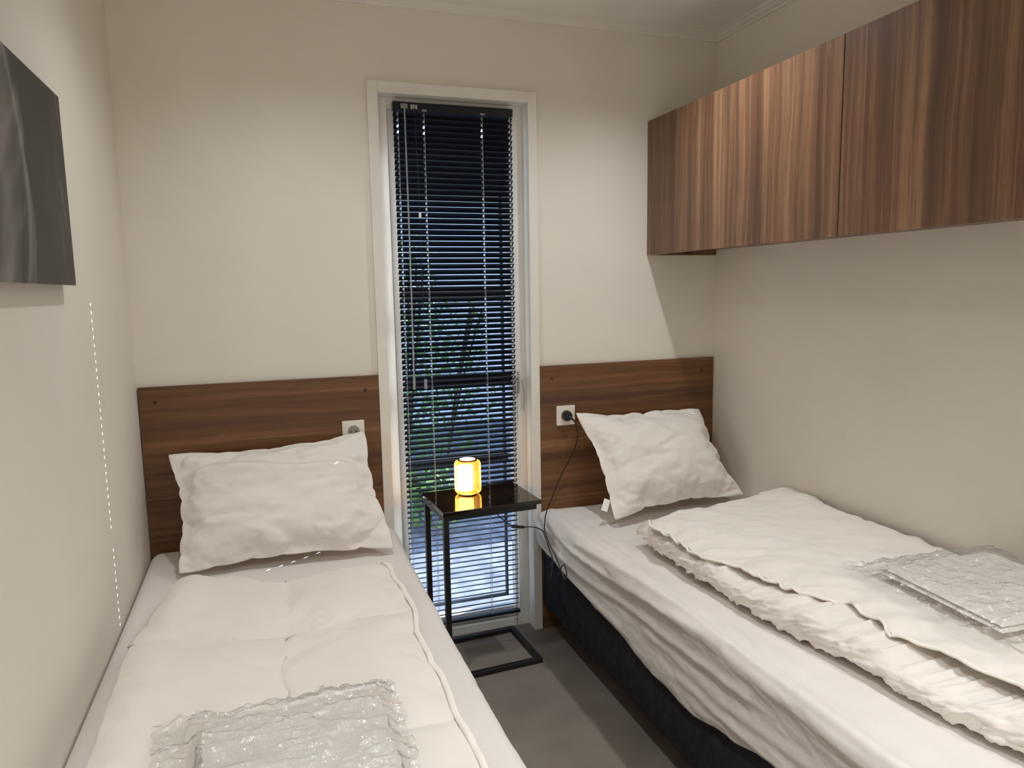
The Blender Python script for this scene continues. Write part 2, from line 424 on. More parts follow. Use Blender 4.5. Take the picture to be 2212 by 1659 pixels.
def socket(x0, z1, label):
    S = .082; cx, cz = x0+S/2, z1-S/2
    o = thing('wall_socket', label, 'socket', (cx, -T, cz), None)
    m = MB(); m.box(x0, x0+S, -T-.009, -T-.0002, z1-S, z1, .0025, 2); m.build('cover_plate', PLASTW, o)
    # round insert: raised lip, recessed floor
    m = MB(); m.lathe([(.0262, -.0085), (.0262, -.0115), (.0238, -.0118), (.0222, -.0108), (.0215, -.0094)], (cx, -T, cz), 40, 'Y')
    m.build('socket_insert', PLASTW, o, smooth=True)
    MB().lathe([(.0208, -.0098), (.0208, -.0103)], (cx, -T, cz), 40, 'Y').build('socket_well', HOLE, o)
    for s in (-1, 1):
        MB().lathe([(.0026, -.0102), (.0026, -.0107)], (cx+s*.0095, -T, cz), 12, 'Y').build('pin_hole', BLACKP, o)
        MB().box(cx-.002, cx+.002, -T-.0122, -T-.0100, cz+s*.0190-.002, cz+s*.0190+.002).build('earth_clip', STEEL, o)
    return o
socket(.6781, .9589, 'empty white wall socket on the left headboard above the pillow corner')
socket(1.5431, .9561, 'white wall socket on the right headboard with a black plug in it')

# ------------------------------------------------------------------ wall cabinet
XC, ZB_, ZT_ = 1.9705, 1.5689, 2.1132
cab = thing('wall_cabinet', 'long walnut veneer wall cabinet with flat handleless doors above the right bed', 'cabinet', (2.13, -1.1, ZB_))
CE = -2.18
m = MB()
m.box(XC+.020, W-.001, CE, -.002, ZT_-.018, ZT_); m.box(XC+.020, W-.001, CE, -.002, ZB_+.022, ZB_+.040)
m.box(XC+.020, W-.001, -.020, -.002, ZB_+.000, ZT_-.018); m.box(XC+.020, W-.001, CE, CE+.018, ZB_, ZT_-.018)
m.box(W-.008, W-.001, CE+.018, -.02, ZB_+.04, ZT_-.018); m.box(XC+.021, W-.01, -1.085, -1.067, ZB_+.04, ZT_-.018)
m.build('body', WOODC, cab)
ys = [-.001, -1.0750, -1.6150, CE]
for k in range(3):
    mm = WOODC if k != 1 else WOODC2
    d = MB(); d.box(XC, XC+.018, ys[k+1]+.0015, ys[k]-.0015, ZB_, ZT_, .0007, 1); d.build('door', mm, cab)

# ------------------------------------------------------------------ beds
def grid_faces(nu, nv, off=0):
    return [(off+j*nu+i, off+j*nu+i+1, off+(j+1)*nu+i+1, off+(j+1)*nu+i) for j in range(nv-1) for i in range(nu-1)]
def gauss_line(y, d, pts, wid, asym=0):
    """ridge height 0..1 along a polyline in the (y, d) plane"""
    best = np.full(y.shape, 9.); 
    for (a0, b0), (a1, b1) in zip(pts, pts[1:]):
        dx, dy = a1-a0, b1-b0; L = dx*dx+dy*dy
        t = np.clip(((y-a0)*dx+(d-b0)*dy)/L, 0, 1)
        best = np.minimum(best, np.hypot(y-a0-t*dx, d-b0-t*dy))
    return np.exp(-(best/wid)**2)
def fitted_sheet(xe, xw, yh, yf, zt, zh, side, seed, folds, hem, edge_r=.036):
    """mattress under a fitted sheet. xe: open edge, xw: wall edge, side=+1 open edge at larger x"""
    NY = 300
    ys = np.linspace(yh, yf, NY)
    # profile: s from wall side bottom, over the top, down the open side to the hem
    top = np.linspace(0, 1, 70); arc = np.linspace(0, 1, 14)[1:]; dn = np.linspace(0, 1, 46)[1:]
    wall = np.linspace(1, 0, 8)
    P = []
    for v in ys:
        zt_v = zt(v); zh_v = hem(v); r = edge_r*(1-.0*v)
        head = sstep(0, .10, yh-v)                # round off the head end
        hd_ = 1-float(sstep(.25, .8, yh-v)) if side < 0 else 1
        row = []
        xw_v = xw - side*0; 
        for t in wall: row.append((xw_v, zh+(zt_v-.04-zh)*(1-t), 0, 0))
        for t in np.linspace(0, 1, 6)[1:]:
            a = t*math.pi/2; row.append((xw_v+side*.035*(1-math.cos(a)), zt_v-.04+.04*math.sin(a), 0, 0))
        x0 = xw_v+side*.035; x1 = xe-side*r
        for t in top[1:]: row.append((x0+(x1-x0)*t, zt_v, t, -((1-t)*abs(x1-x0))))
        for t in arc:
            a = t*math.pi/2; row.append((x1+side*r*math.sin(a), zt_v-r*(1-math.cos(a)), 1, t*r*1.2))
        for t in dn:
            zz = zt_v-r+(zh_v-(zt_v-r))*t
            bulge = (.010*hd_-.016*(1-hd_))*math.sin(min(t*1.1, 1)*math.pi)-.012*max(0, t-.8)/.2
            row.append((xe+side*bulge, zz, 1, r*1.2+(zt_v-r-zz)))
        P.append(row)
    P = np.array(P); X, Z, Tt, D = P[..., 0], P[..., 1], P[..., 2], P[..., 3]
    Y = np.repeat(ys[:, None], X.shape[1], 1)
    on_side = (Tt >= 1) & (D > 0)
    # rounding at the head end
    hd = np.clip((yh-Y)/.07, 0, 1); rnd_ = 1-np.sqrt(np.clip(1-(1-hd)**2, 0, 1))
    Z = Z-rnd_*.030
    X = np.where(on_side, X-side*rnd_*.02, X)
    disp = np.zeros_like(X)
    for pts, wid, amp in folds: disp += amp*gauss_line(Y, D, pts, wid)
    disp += .0035*fbm(Y*5+3, D*16, seed, 4)*sstep(-.25, 0, D)+.0012*fbm(Y*9, X*9, seed+5, 4)
    disp += .0016*fbm(Y*22+D*20, D*60, seed+8, 3)*sstep(.0, .06, D)
    nzx = np.clip(D/(edge_r*1.2), 0, 1)*(Tt >= 1)
    X = X+side*disp*nzx; Z = Z+disp*(1-nzx)*(Tt > 0)
    vs = np.stack([X, Y, Z], -1).reshape(-1, 3)
    return vs, grid_faces(X.shape[1], NY)
def solidify(o, t, off=-1):
    s = o.modifiers.new('thickness', 'SOLIDIFY'); s.thickness = t; s.offset = off
def bed(label, x0, x1, open_side, zt, hem, folds, seed, xbase):
    b = thing('single_bed', label, 'bed', ((x0+x1)/2, -1.04, 0))
    yh, yf = -.021, -2.06
    xe, xw = (x1, x0) if open_side > 0 else (x0, x1)
    # boxspring base and feet
    bx0, bx1 = sorted((xbase, xw-open_side*-.01))
    m = MB(); m.box(bx0, bx1, yf+.01, yh-.002, .105, .36, .012, 3); m.build('bed_base', BASEF, b, smooth=True)
    for fx in (bx0+.17, bx1-.17):
        for fy in (yh-.10, yf+.12):
            MB().lathe([(.022, 0), (.026, .105)], (fx, fy, 0), 20).build('foot', BLACKP, b)
    # mattress core under the sheet
    m = MB(); i = .022; m.box(min(xe, xw)+i, max(xe, xw)-i, yf+i, yh-i, .362, zt(-1)-.035, .03, 4); m.build('mattress', SHEET, b, smooth=True)
    vs, fs = fitted_sheet(xe, xw, yh, yf, zt, .37, open_side, seed, folds, hem)
    o = mesh_obj('fitted_sheet', vs, fs, SHEET, b, smooth=True); solidify(o, .0016)
    return b
bed('single bed against the left wall with white fitted sheet and puffy square-stitched duvet on it', .006, .848, 1, lambda y: .548+.004*math.sin(y*3),
    lambda y: .33, [([(-.1, .03), (-.6, .08), (-2, .1)], .02, .006)], 11, .815)
def hemR(y):
    ks = [(-.02, .385), (-.1, .370), (-.37, .345), (-.68, .325), (-.95, .292), (-1.16, .286), (-1.32, .318), (-1.5, .352), (-1.8, .358), (-2.1, .36)]
    for (a, za), (b, zb) in zip(ks, ks[1:]):
        if a >= y >= b:
            t = (y-a)/(b-a); t = t*t*(3-2*t); return za+(zb-za)*t
    return .36
foldsR = [([(-.42, .030), (-.70, .020), (-1.1, .012), (-1.6, .012), (-2.06, .012)], .007, .0075),
          ([(-.03, .055), (-.22, .10), (-.55, .125), (-1.0, .12), (-1.4, .10)], .013, .012),
          ([(-.10, .02), (-.35, .055), (-.70, .062), (-1.0, .045), (-1.3, .02)], .012, .010),
          ([(-.02, .07), (-.16, .135), (-.40, .18), (-.75, .205)], .012, .010),
          ([(-.02, .10), (-.10, .16), (-.25, .22)], .010, .008),
          ([(-.03, .02), (-.15, .05), (-.32, .085)], .009, .008),
          ([(-.05, -.02), (-.2, -.005), (-.5, .012), (-.9, .0)], .016, .007),
          ([(-.25, -.06), (-.5, -.03), (-.85, -.02)], .02, .006),
          ([(-.9, .16), (-1.3, .17), (-1.8, .12)], .016, .008),
          ([(-1.1, .21), (-1.5, .20), (-2, .16)], .012, .007),
          ([(-1.25, -.03), (-1.5, .0), (-2, .005)], .012, .006)]
bed('single bed along the right wall with charcoal base and wrinkled white fitted sheet', 1.448, W-.006, -1,
    lambda y: .532+.028*float(sstep(-.3, -1.15, y)), hemR, foldsR, 23, 1.478)

# ------------------------------------------------------------------ soft goods blown up with the cloth solver
def inflate(nx, ny, w, h, frames, press, seed, shrink, si=(), sj=(), bend=.15, quality=4):
    rng = np.random.RandomState(seed); idx = {}; vs = []; fs = []
    sh = lambda i, j: i in (0, nx) or j in (0, ny) or i in si or j in sj
    for side in (0, 1):
        for j in range(ny+1):
            for i in range(nx+1):
                if side and sh(i, j): idx[side, i, j] = idx[0, i, j]; continue
                idx[side, i, j] = len(vs)
                vs.append(((i/nx-.5)*w, (j/ny-.5)*h, (0 if sh(i, j) else (.004 if side == 0 else -.004))+rng.uniform(-.0012, .0012)))
        for j in range(ny):
            for i in range(nx):
                q = [idx[side, i, j], idx[side, i+1, j], idx[side, i+1, j+1], idx[side, i, j+1]]
                fs.append(q if side == 0 else q[::-1])
    me = bpy.data.meshes.new('sim'); me.from_pydata(vs, [], fs); o = bpy.data.objects.new('sim', me); COL.objects.link(o)
    md = o.modifiers.new('c', 'CLOTH'); s = md.settings
    s.quality = quality; s.mass = .15; s.tension_stiffness = 25; s.compression_stiffness = 25; s.shear_stiffness = 8; s.bending_stiffness = bend
    s.use_pressure = True; s.uniform_pressure_force = press; s.shrink_min = shrink; s.effector_weights.gravity = 0; s.air_damping = 4
    s.tension_damping = 10; s.compression_damping = 10; s.shear_damping = 10
    md.collision_settings.use_collision = False; md.collision_settings.use_self_collision = False
    md.point_cache.frame_start = 1; md.point_cache.frame_end = frames
    for f in range(1, frames+1): sc.frame_set(f)
    e = o.evaluated_get(bpy.context.evaluated_depsgraph_get()); m2 = e.to_mesh()
    co = np.empty(len(m2.vertices)*3); m2.vertices.foreach_get('co', co); co = co.reshape(-1, 3).copy(); e.to_mesh_clear()
    bpy.data.objects.remove(o); bpy.data.meshes.remove(me); sc.frame_set(1)
    side_of = np.zeros(len(co)); 
    for (sd_, i, j), k in idx.items():
        if sd_ == 1 and not sh(i, j): side_of[k] = 1
    return co, fs, idx, side_of
def subsurf(o, lv=1):
    s = o.modifiers.new('smooth', 'SUBSURF'); s.levels = lv; s.render_levels = lv

def pillow(label, TL, TR, BR, BL, thick, seed, dent, press=2.2, crisp=1.0, hump=0, w=.68, h=.56):
    nx, ny = 60, 48
    co, fs, idx, side = inflate(nx, ny, w, h, 28, press, seed, -.035)
    K = [co[idx[0, 0, ny]], co[idx[0, nx, ny]], co[idx[0, nx, 0]], co[idx[0, 0, 0]]]
    xa = (K[0][0]+K[3][0])/2; xb = (K[1][0]+K[2][0])/2; ya = (K[2][1]+K[3][1])/2; yb = (K[0][1]+K[1][1])/2
    u = (co[:, 0]-xa)/(xb-xa); v = (co[:, 1]-ya)/(yb-ya)
    TL, TR, BR, BL = map(np.array, (TL, TR, BR, BL))
    v = v+hump*np.exp(-((u-.60)/.27)**2)*np.clip(v, 0, 1)**3
    base = ((1-u)*(1-v))[:, None]*BL + (u*(1-v))[:, None]*BR + (u*v)[:, None]*TR + ((1-u)*v)[:, None]*TL
    ex = (TR-TL)+(BR-BL); ey = (TL-BL)+(TR-BR); n = np.cross(ex, ey); n /= np.linalg.norm(n)
    zz = co[:, 2]*thick/(co[:, 2].max()-co[:, 2].min())
    zz = zz+dent(u, v)*np.clip(zz/.03, 0, 1)*(side == 0)
    side_w = np.exp(-(np.minimum(u, 1-u)/.22)**2)+.35
    rg = 1-np.abs(fbm(u*3.2+v*2.5+seed, v*9-u*4, seed+3, 4))
    zz += (.0016*fbm(u*16, v*14, seed, 4)+.010*(rg**4-.3)*side_w*crisp)*(side == 0)*np.clip(zz/.02, 0, 1)
    # the back of the pillow is pressed flat by what it rests on
    zz = np.where(zz < 0, zz*.45, zz)
    p = base+zz[:, None]*n
    p[:, 1] = np.minimum(p[:, 1], -.024)                      # headboard
    low = p[:, 2] < .560
    p[:, 2] = np.where(low, .560+(p[:, 2]-.560)*.05, p[:, 2])
    o = mesh_obj('pillow', p, fs, PILLOW, None, smooth=True, loc=tuple(np.array([(BL+BR)[0]/2, (BL+BR)[1]/2, .56])))
    subsurf(o); tag(o, label, 'pillow'); return o
def dentL(u, v):
    d = -.020*gauss_line(u, v, [(.05, .80), (.25, .86), (.42, .80), (.58, .74), (.72, .78)], .035)
    d += -.016*gauss_line(u, v, [(.60, .84), (.63, .74), (.70, .72), (.85, .74), (.97, .70)], .022)
    d += .014*gauss_line(u, v, [(.30, .76), (.55, .68), (.85, .66)], .06)
    d += -.008*gauss_line(u, v, [(.65, .55), (.95, .58)], .02)-.008*gauss_line(u, v, [(.05, .33), (.3, .38)], .02)
    d += -.012*gauss_line(u, v, [(.48, .22), (.55, .08), (.62, .02)], .04)+.012*gauss_line(u, v, [(.70, .12), (.85, .28)], .04)
    d += .006*fbm(u*5, v*9, 31, 3)
    return d
pl = pillow('white rectangular pillow with a soft crease, leaning on the left headboard', (.088, -.075, .898), (.752, -.055, .922), (.805, -.37, .566), (.122, -.345, .566), .15, 5, dentL)
def dentR(u, v):
    d = -.008*gauss_line(u, v, [(.45, .52), (.60, .60), (.9, .66)], .02)-.008*gauss_line(u, v, [(.15, .40), (.35, .46), (.45, .44)], .02)
    d += -.007*gauss_line(u, v, [(.1, .55), (.25, .68), (.4, .75)], .02)-.007*gauss_line(u, v, [(.35, .28), (.55, .12)], .025)
    d += .007*fbm(u*5+4, v*7, 77, 3)
    return d
pr = pillow('plump white square pillow with a small care tag, leaning on the right headboard', (1.612, -.060, .930), (2.205, -.060, .905), (2.262, -.30, .568), (1.626, -.378, .568), .20, 9, dentR, 2.6, 1.0, .075, .64, .56)
m = MB(); m.box(-.012, .012, -.0006, .0006, -.026, .026, 0)
tg = m.build('care_tag', PLASTW, pr, loc=(0, 0, 0)); tg.location = Vector((1.620, -.322, .612))-pr.location; tg.rotation_euler = (R(-42), R(0), R(-12)); tg.rotation_euler.rotate_axis('Y', R(24))

# ------------------------------------------------------------------ left duvet
def interp(v, ks):
    xs = [k[0] for k in ks]; ysv = [k[1] for k in ks]
    o = np.argsort(xs); return np.interp(v, np.array(xs)[o], np.array(ysv)[o])
def smooth_interp(v, ks, w=.05):
    return sum(interp(v+d*w, ks) for d in (-1, -.5, 0, .5, 1))/5
def left_duvet():
    nx, ny = 46, 100; w, h = .70, 1.52
    # v=1 is the head end. seams
    sj = (ny-27, ny-62)
    co, fs, idx, side = inflate(nx, ny, w, h, 26, 2.6, 21, -.05, (24,), sj)
    u = co[:, 0]/(np.percentile(co[:, 0], 99.5)-np.percentile(co[:, 0], .5))+.5
    v = co[:, 1]/(np.percentile(co[:, 1], 99.5)-np.percentile(co[:, 1], .5))+.5
    jj = np.zeros(len(co)); ii = np.zeros(len(co))
    for (sd_, i, j), k in idx.items(): jj[k] = j; ii[k] = i
    uL = np.array([u[idx[0, 0, j]] for j in range(ny+1)])[jj.astype(int)]; uR = np.array([u[idx[0, nx, j]] for j in range(ny+1)])[jj.astype(int)]
    u = .2*u+.8*(u-uL)/(uR-uL)
    vT = np.array([v[idx[0, i, ny]] for i in range(nx+1)])[ii.astype(int)]; v = v+.7*(1-vT)*sstep(.8, 1, v)
    yy = -.52-(1-v)*1.50
    xl = smooth_interp(yy, [(-.45, .165), (-.52, .135), (-.75, .10), (-.95, .072), (-1.15, .066), (-1.35, .075), (-2.1, .08)])
    xr = smooth_interp(yy, [(-.45, .70), (-.56, .745), (-.85, .757), (-1.1, .738), (-1.3, .750), (-1.46, .735), (-1.6, .752), (-2.1, .75)], .03)
    head = smooth_interp(u, [(0, .04), (.3, .02), (.42, -.085), (.5, -.095), (.7, -.06), (.95, -.045), (1, -.06)], .04)
    x = xl+(xr-xl)*u; y = yy+head*v**3
    th = co[:, 2]; th = th*.054/(th.max()-th.min())
    z = .602+th*1.0+.004*fbm(x*6, y*6, 3, 3)+.0020*fbm(x*10, y*42+x*12, 6, 3)*sstep(.55, .1, u)
    seam = np.exp(-((x-.408)/.035)**2)
    z += .0022*fbm(x*14, y*36, 12, 3)*seam+.0012*fbm(x*30, y*30, 14, 3)
    z += .016*np.exp(-((u-.08)/.08)**2)*(side == 0)
    z = np.where(side == 1, np.maximum(.565, z-.012), z); z = np.maximum(z, .562)
    p = np.stack([x, y, z], -1)
    for j_ in sj+(ny,):
        k_ = idx[0, 24, j_]; nb = [idx[0, 24+a, min(j_+b, ny)] for a in (-1, 1) for b in (-1, 1)]
        p[k_, 2] = np.mean([p[q, 2] for q in nb])-.002
    dv = mesh_obj('duvet', p, fs, QUILT, None, smooth=True, loc=(.42, -1.25, .56)); subsurf(dv)
    tag(dv, 'flat white square-quilted duvet with a taped edge spread on the left bed', 'duvet')
    # bias tape along the open long edge, following the duvet
    js = range(ny, -1, -1); e = [p[idx[0, nx, j]] for j in js]
    e = [np.array([q[0]+.002*math.sin(k*.5), q[1], max(q[2], .572)+.004+.002*math.sin(k*.9)]) for k, q in enumerate(e)]
    vs = []; 
    for k, q in enumerate(e):
        for a in range(8):
            an = 2*math.pi*a/8; vs.append((q[0]+.0075*math.cos(an), q[1], q[2]+.0050*math.sin(an)))
    f = [(k*8+a, k*8+(a+1) % 8, (k+1)*8+(a+1) % 8, (k+1)*8+a) for k in range(len(e)-1) for a in range(8)]
    f += [tuple(range(8))[::-1], tuple(range((len(e)-1)*8, len(e)*8))]
    o = mesh_obj('edge_tape', vs, f, TAPE, dv, smooth=True); o.location = (0, 0, 0)
left_duvet()

# ------------------------------------------------------------------ right duvet, folded lengthwise
def right_duvet():
    root = thing('duvet', 'white duvet folded double lengthwise with an open gathered edge on the right bed', 'duvet', (1.95, -1.3, .56))
    foot = -2.08
    low = [(-.45, 1.66), (-.57, 1.608), (-.75, 1.590), (-.95, 1.580), (-1.13, 1.585), (-1.28, 1.590), (-1.43, 1.615), (-1.58, 1.64), (-1.72, 1.648), (-1.88, 1.68), (-2.1, 1.70)]
    upx = [(-.5, 1.66), (-.68, 1.590), (-.86, 1.580), (-.98, 1.588), (-1.10, 1.640), (-1.25, 1.652), (-1.40, 1.715), (-1.50, 1.735), (-1.57, 1.700), (-1.66, 1.735), (-1.84, 1.757), (-2.1, 1.78)]
    def layer(name, nx, ny, si, sj, left, xr, yh, z0, th, seed, press, fine):
        co, fs, idx, side = inflate(nx, ny, .70, 1.45, 24, press, seed, -.05, si, sj)
        u = co[:, 0]/(np.percentile(co[:, 0], 99.5)-np.percentile(co[:, 0], .5))+.5
        v = co[:, 1]/(np.percentile(co[:, 1], 99.5)-np.percentile(co[:, 1], .5))+.5
        yy = -.58+(foot+.58)*(1-v)
        xl = smooth_interp(yy, left, .03)
        head = interp(u, yh); x = xl+(xr-xl)*u; y = yy+head*np.clip(v, 0, 1.05)**3
        t = co[:, 2]*th/(co[:, 2].max()-co[:, 2].min())
        t = np.where(t > 0, t.max()*(np.clip(t, 0, None)/t.max())**.75, t*.5); z = z0-.010+t+.006*fbm(x*5, y*5, seed, 3)
        edge = sstep(.30, .0, u)
        rg = 1-np.abs(fbm(x*5+y*2, y*24+x*9+2*np.sin(x*7), seed+2, 4))
        z += fine*(.0105*(rg**3-.4)*(.6+.4*edge)+.0038*fbm(x*24+y*8, y*40-x*10, seed+4, 3))*(side == 0)
        x = x-fine*.006*fbm(y*26, z*10, seed+6, 2)*np.exp(-(u/.10)**2)
        z = np.maximum(z, .646)
        x = np.minimum(x, 2.292)
        p = np.stack([x, y, z], -1)
        o = mesh_obj(name, p, fs, QUILT, root, smooth=True); subsurf(o); return p, idx
    # lower layer: a fat fold lying open-edge down, gathered across its rounded edge
    NY, NX = 330, 96
    ys = np.linspace(-.585, foot, NY); xl = smooth_interp(ys, low, .03)
    vs = []
    ts = np.concatenate([np.linspace(-1, 1, 40), np.linspace(1, 2, NX-39)[1:]])
    TT, YY = np.meshgrid(ts, ys); XL = np.repeat(xl[:, None], len(ts), 1)
    hd = np.clip((-.585-YY)/.05, 0, 1); hs = np.sqrt(np.clip(1-(1-hd)**2, 0, 1))
    r = .036+.005*fbm(YY*4, YY*0, 3, 2); r = r*(.35+.65*hs)
    ang = np.clip(TT, -1, 1)*math.pi/2                     # -90 .. 90 degrees round the fold
    rg = 1-np.abs(fbm(YY*20+np.sin(ang)*1.4, np.sin(ang)*1.1, 91, 4))
    gath = .0095*(rg**2-.45)+.0035*fbm(YY*11, np.sin(ang)*1.2, 92, 2)
    flat = np.clip(TT-1, 0, 1)
    X = XL+.040-(.042+gath)*np.cos(ang)*1.0+flat*(2.285-XL-.040)
    Z = .5705+r+(r+gath*1.3)*np.sin(ang)
    Z = np.where(TT > 1, Z+.003*fbm(X*8, YY*30, 93, 3)*np.exp(-flat*4), Z)
    Yd = YY+.004*fbm(YY*9, ang, 95, 2)-.02*(1-hs)*0
    mesh_obj('lower_layer', np.stack([X, Yd, Z], -1).reshape(-1, 3), grid_faces(len(ts), NY), QUILT, root, smooth=True)
    p, idx = layer('upper_layer', 46, 96, (), (), upx, 2.290, [(0, -.09), (.15, -.05), (.4, -.01), (.9, .05), (1, .02)], .668, .060, 43, 2.0, .9)
    # piped seam along the upper layer's open edge
    e = [p[idx[0, 0, j]] for j in range(96, -1, -1)]
    vs = []
    for k, q in enumerate(e):
        for a in range(8):
            an = 2*math.pi*a/8; vs.append((q[0]+.005*math.cos(an), q[1], q[2]+.002*math.sin(k*1.1)+.0045*math.sin(an)))
    f = [(k*8+a, k*8+(a+1) % 8, (k+1)*8+(a+1) % 8, (k+1)*8+a) for k in range(len(e)-1) for a in range(8)]
    f += [tuple(range(8))[::-1], tuple(range((len(e)-1)*8, len(e)*8))]
    mesh_obj('edge_piping', vs, f, TAPE, root, smooth=True)
right_duvet()

# ------------------------------------------------------------------ linen packs in clear film
def linen_pack(label, cx, cy, z0, w, d, rot, seed, fx=(.06, .07, .06, .03), lift=lambda x, y: 0):
    root = thing('linen_pack', label, 'bed linen', (cx, cy, z0))
    ca, sa = math.cos(rot), math.sin(rot)
    # folded linen: three folded layers with rounded fold edges
    def loc2w(a, b, c): return (cx+a*ca-b*sa, cy+a*sa+b*ca, z0+c+lift(a, b))
    n = 34
    for lay in range(2):
        h0, h1 = .001+lay*.010, .0105+lay*.010
        ins = .006*lay
        vs = []; fs = []
        prof = [(0, h0)]+[(1, h0)]
        G = np.linspace(-1, 1, n)
        for s in (0, 1):
            for b in G:
                for a in G:
                    e = (1-abs(a)**10)*(1-abs(b)**10)
                    x = a*(w/2-ins); y = b*(d/2-ins)
                    zz = (h0+h1)/2+(1 if s else -1)*(h1-h0)/2*max(e, 0)**.5
                    if s: zz += .0035*float(fbm(np.array(x*14+seed), np.array(y*22), seed+lay, 3))*max(e, 0)+.004*max(0, e)
                    vs.append(loc2w(x, y, zz))
        N = n*n
        fs = [tuple(reversed(q)) for q in grid_faces(n, n)]+grid_faces(n, n, N)
        for k in range(n-1):
            fs += [(k, k+1, N+k+1, N+k), (N+(n-1)*n+k, N+(n-1)*n+k+1, (n-1)*n+k+1, (n-1)*n+k),
                   (k*n+N, (k+1)*n+N, (k+1)*n, k*n), (k*n+n-1, (k+1)*n+n-1, (k+1)*n+n-1+N, k*n+n-1+N)]
        mesh_obj('folded_linen', vs, fs, PILLOW, root, smooth=True)
    # film, larger than the linen, crumpled
    nf = 130
    a = np.linspace(-w/2-fx[0], w/2+fx[1], nf); b = np.linspace(-d/2-fx[2], d/2+fx[3], nf)
    A, B = np.meshgrid(a, b)
    ex = np.minimum(sstep(w/2+.025, w/2-.01, np.abs(A)), sstep(d/2+.025, d/2-.01, np.abs(B)))
    base = .0025+.0265*ex
    rd = lambda f1, f2, s_: 1-np.abs(fbm(A*f1+B*f2*.6, B*f2-A*f1*.5, seed+s_, 3))
    cr = .0085*rd(7, 24, 1)**3+.0055*rd(24, 15, 2)**3+.0018*rd(60, 40, 3)
    Z = base+cr*(.8+.6*(1-ex))
    wob = .012*fbm(B*18, A*6, seed+9, 3)
    A2 = A+wob*(np.abs(A) > w/2)*1.0; B2 = B+.012*fbm(A*18, B*6, seed+12, 3)*(np.abs(B) > d/2)
    X = cx+A2*ca-B2*sa; Y = cy+A2*sa+B2*ca
    L = np.vectorize(lambda p, q: lift(p, q))(A, B)
    vs = np.stack([X, Y, z0+Z+L], -1).reshape(-1, 3)
    o = mesh_obj('plastic_wrap', vs, grid_faces(nf, nf), FILM, root, smooth=True, label='crinkled clear plastic film')
    return root
linen_pack('folded white linen in crinkled clear plastic on the left bed near its foot', .437, -1.535, .628, .33, .36, R(1.5), 51, (.075, .035, .05, .035))
linen_pack('folded white linen in crinkled clear plastic on the right bed near the wall', 2.04, -1.55, .700, .36, .36, R(-4), 63, (.06, .04, .05, .04))

# ------------------------------------------------------------------ side table
tx, ty, rz = 1.172, -.150, R(3.3)
tab = thing('side_table', 'small black C-shaped side table with glossy top between the beds', 'table', (tx, ty, 0))
tw, td, tz = .385, .285, .650
def tb(name, boxes, mat, bev=.001, **kw):
    m = MB()
    for b in boxes: m.box(tx+b[0], tx+b[1], ty+b[2], ty+b[3], b[4], b[5], bev, 1)
    bmesh.ops.rotate(m.bm, cent=(tx, ty, 0), matrix=Matrix.Rotation(rz, 3, 'Z'), verts=m.bm.verts)
    return m.build(name, mat, tab, **kw)
tb('table_top', [(-tw/2, tw/2, -td/2, td/2, tz-.016, tz)], TOPM, .0015, label='glossy black-brown top')
fr_ = .020; x0, x1, y0, y1 = -tw/2+.004, tw/2-.016, -td/2+.008, td/2-.008
tb('top_frame', [(x0, x1, y0, y0+fr_, tz-.036, tz-.016), (x0, x1, y1-fr_, y1, tz-.036, tz-.016), (x0, x0+fr_, y0+fr_, y1-fr_, tz-.036, tz-.016), (x1-fr_, x1, y0+fr_, y1-fr_, tz-.036, tz-.016)], BLACKM)
tb('leg', [(x0, x0+fr_, y0, y0+fr_, .020, tz-.036)], BLACKM)
tb('leg', [(x0, x0+fr_, y1-fr_, y1, .020, tz-.036)], BLACKM)
by0, by1 = y0-.01, y1+.022
tb('base_frame', [(x0, x1+.014, by0, by0+fr_, 0.001, .020), (x0, x1+.014, by1-fr_, by1, .001, .020), (x0, x0+fr_, by0+fr_, by1-fr_, .001, .020), (x1+.014-fr_, x1+.014, by0+fr_, by1-fr_, .001, .020)], BLACKM)

# ------------------------------------------------------------------ table lamp
lx, ly, lz = 1.139, -.095, tz
lamp = thing('table_lamp', 'small lit ribbed amber glass lamp on the black side table', 'lamp', (lx, ly, lz))
GOLD = base_mat('brushed_gold', srgb(176, 122, 48), .32, 1)[0]
def amber():
    m = bpy.data.materials.new('amber_ribbed_glass'); m.use_nodes = True; n = m.node_tree
    for q in list(n.nodes):
        if q.type == 'BSDF_PRINCIPLED': n.nodes.remove(q)
    out = [q for q in n.nodes if q.type == 'OUTPUT_MATERIAL'][0]
    tr = n.nodes.new('ShaderNodeBsdfTransparent'); tr.inputs[0].default_value = (.95, .60, .20, 1)
    tl = n.nodes.new('ShaderNodeBsdfTranslucent'); tl.inputs[0].default_value = (.80, .48, .12, 1)
    gl = n.nodes.new('ShaderNodeBsdfGlossy'); gl.inputs['Roughness'].default_value = .15; gl.inputs[0].default_value = (1, .85, .6, 1)
    a = n.nodes.new('ShaderNodeMixShader'); a.inputs[0].default_value = .22
    n.links.new(tr.outputs[0], a.inputs[1]); n.links.new(tl.outputs[0], a.inputs[2])
    fr = n.nodes.new('ShaderNodeFresnel'); fr.inputs[0].default_value = 1.5
    b = n.nodes.new('ShaderNodeMixShader'); n.links.new(fr.outputs[0], b.inputs[0])
    n.links.new(a.outputs[0], b.inputs[1]); n.links.new(gl.outputs[0], b.inputs[2]); n.links.new(b.outputs[0], out.inputs[0])
    return m
def emit(name, col, s):
    m = bpy.data.materials.new(name); m.use_nodes = True; n = m.node_tree; b = n.nodes['Principled BSDF']
    b.inputs['Base Color'].default_value = (.8, .8, .8, 1); b.inputs['Emission Color'].default_value = col; b.inputs['Emission Strength'].default_value = s
    return m
AMB = amber()
fl = lambda r, h, a: r*(1+.030*math.cos(42*a)) if r > .042 else r
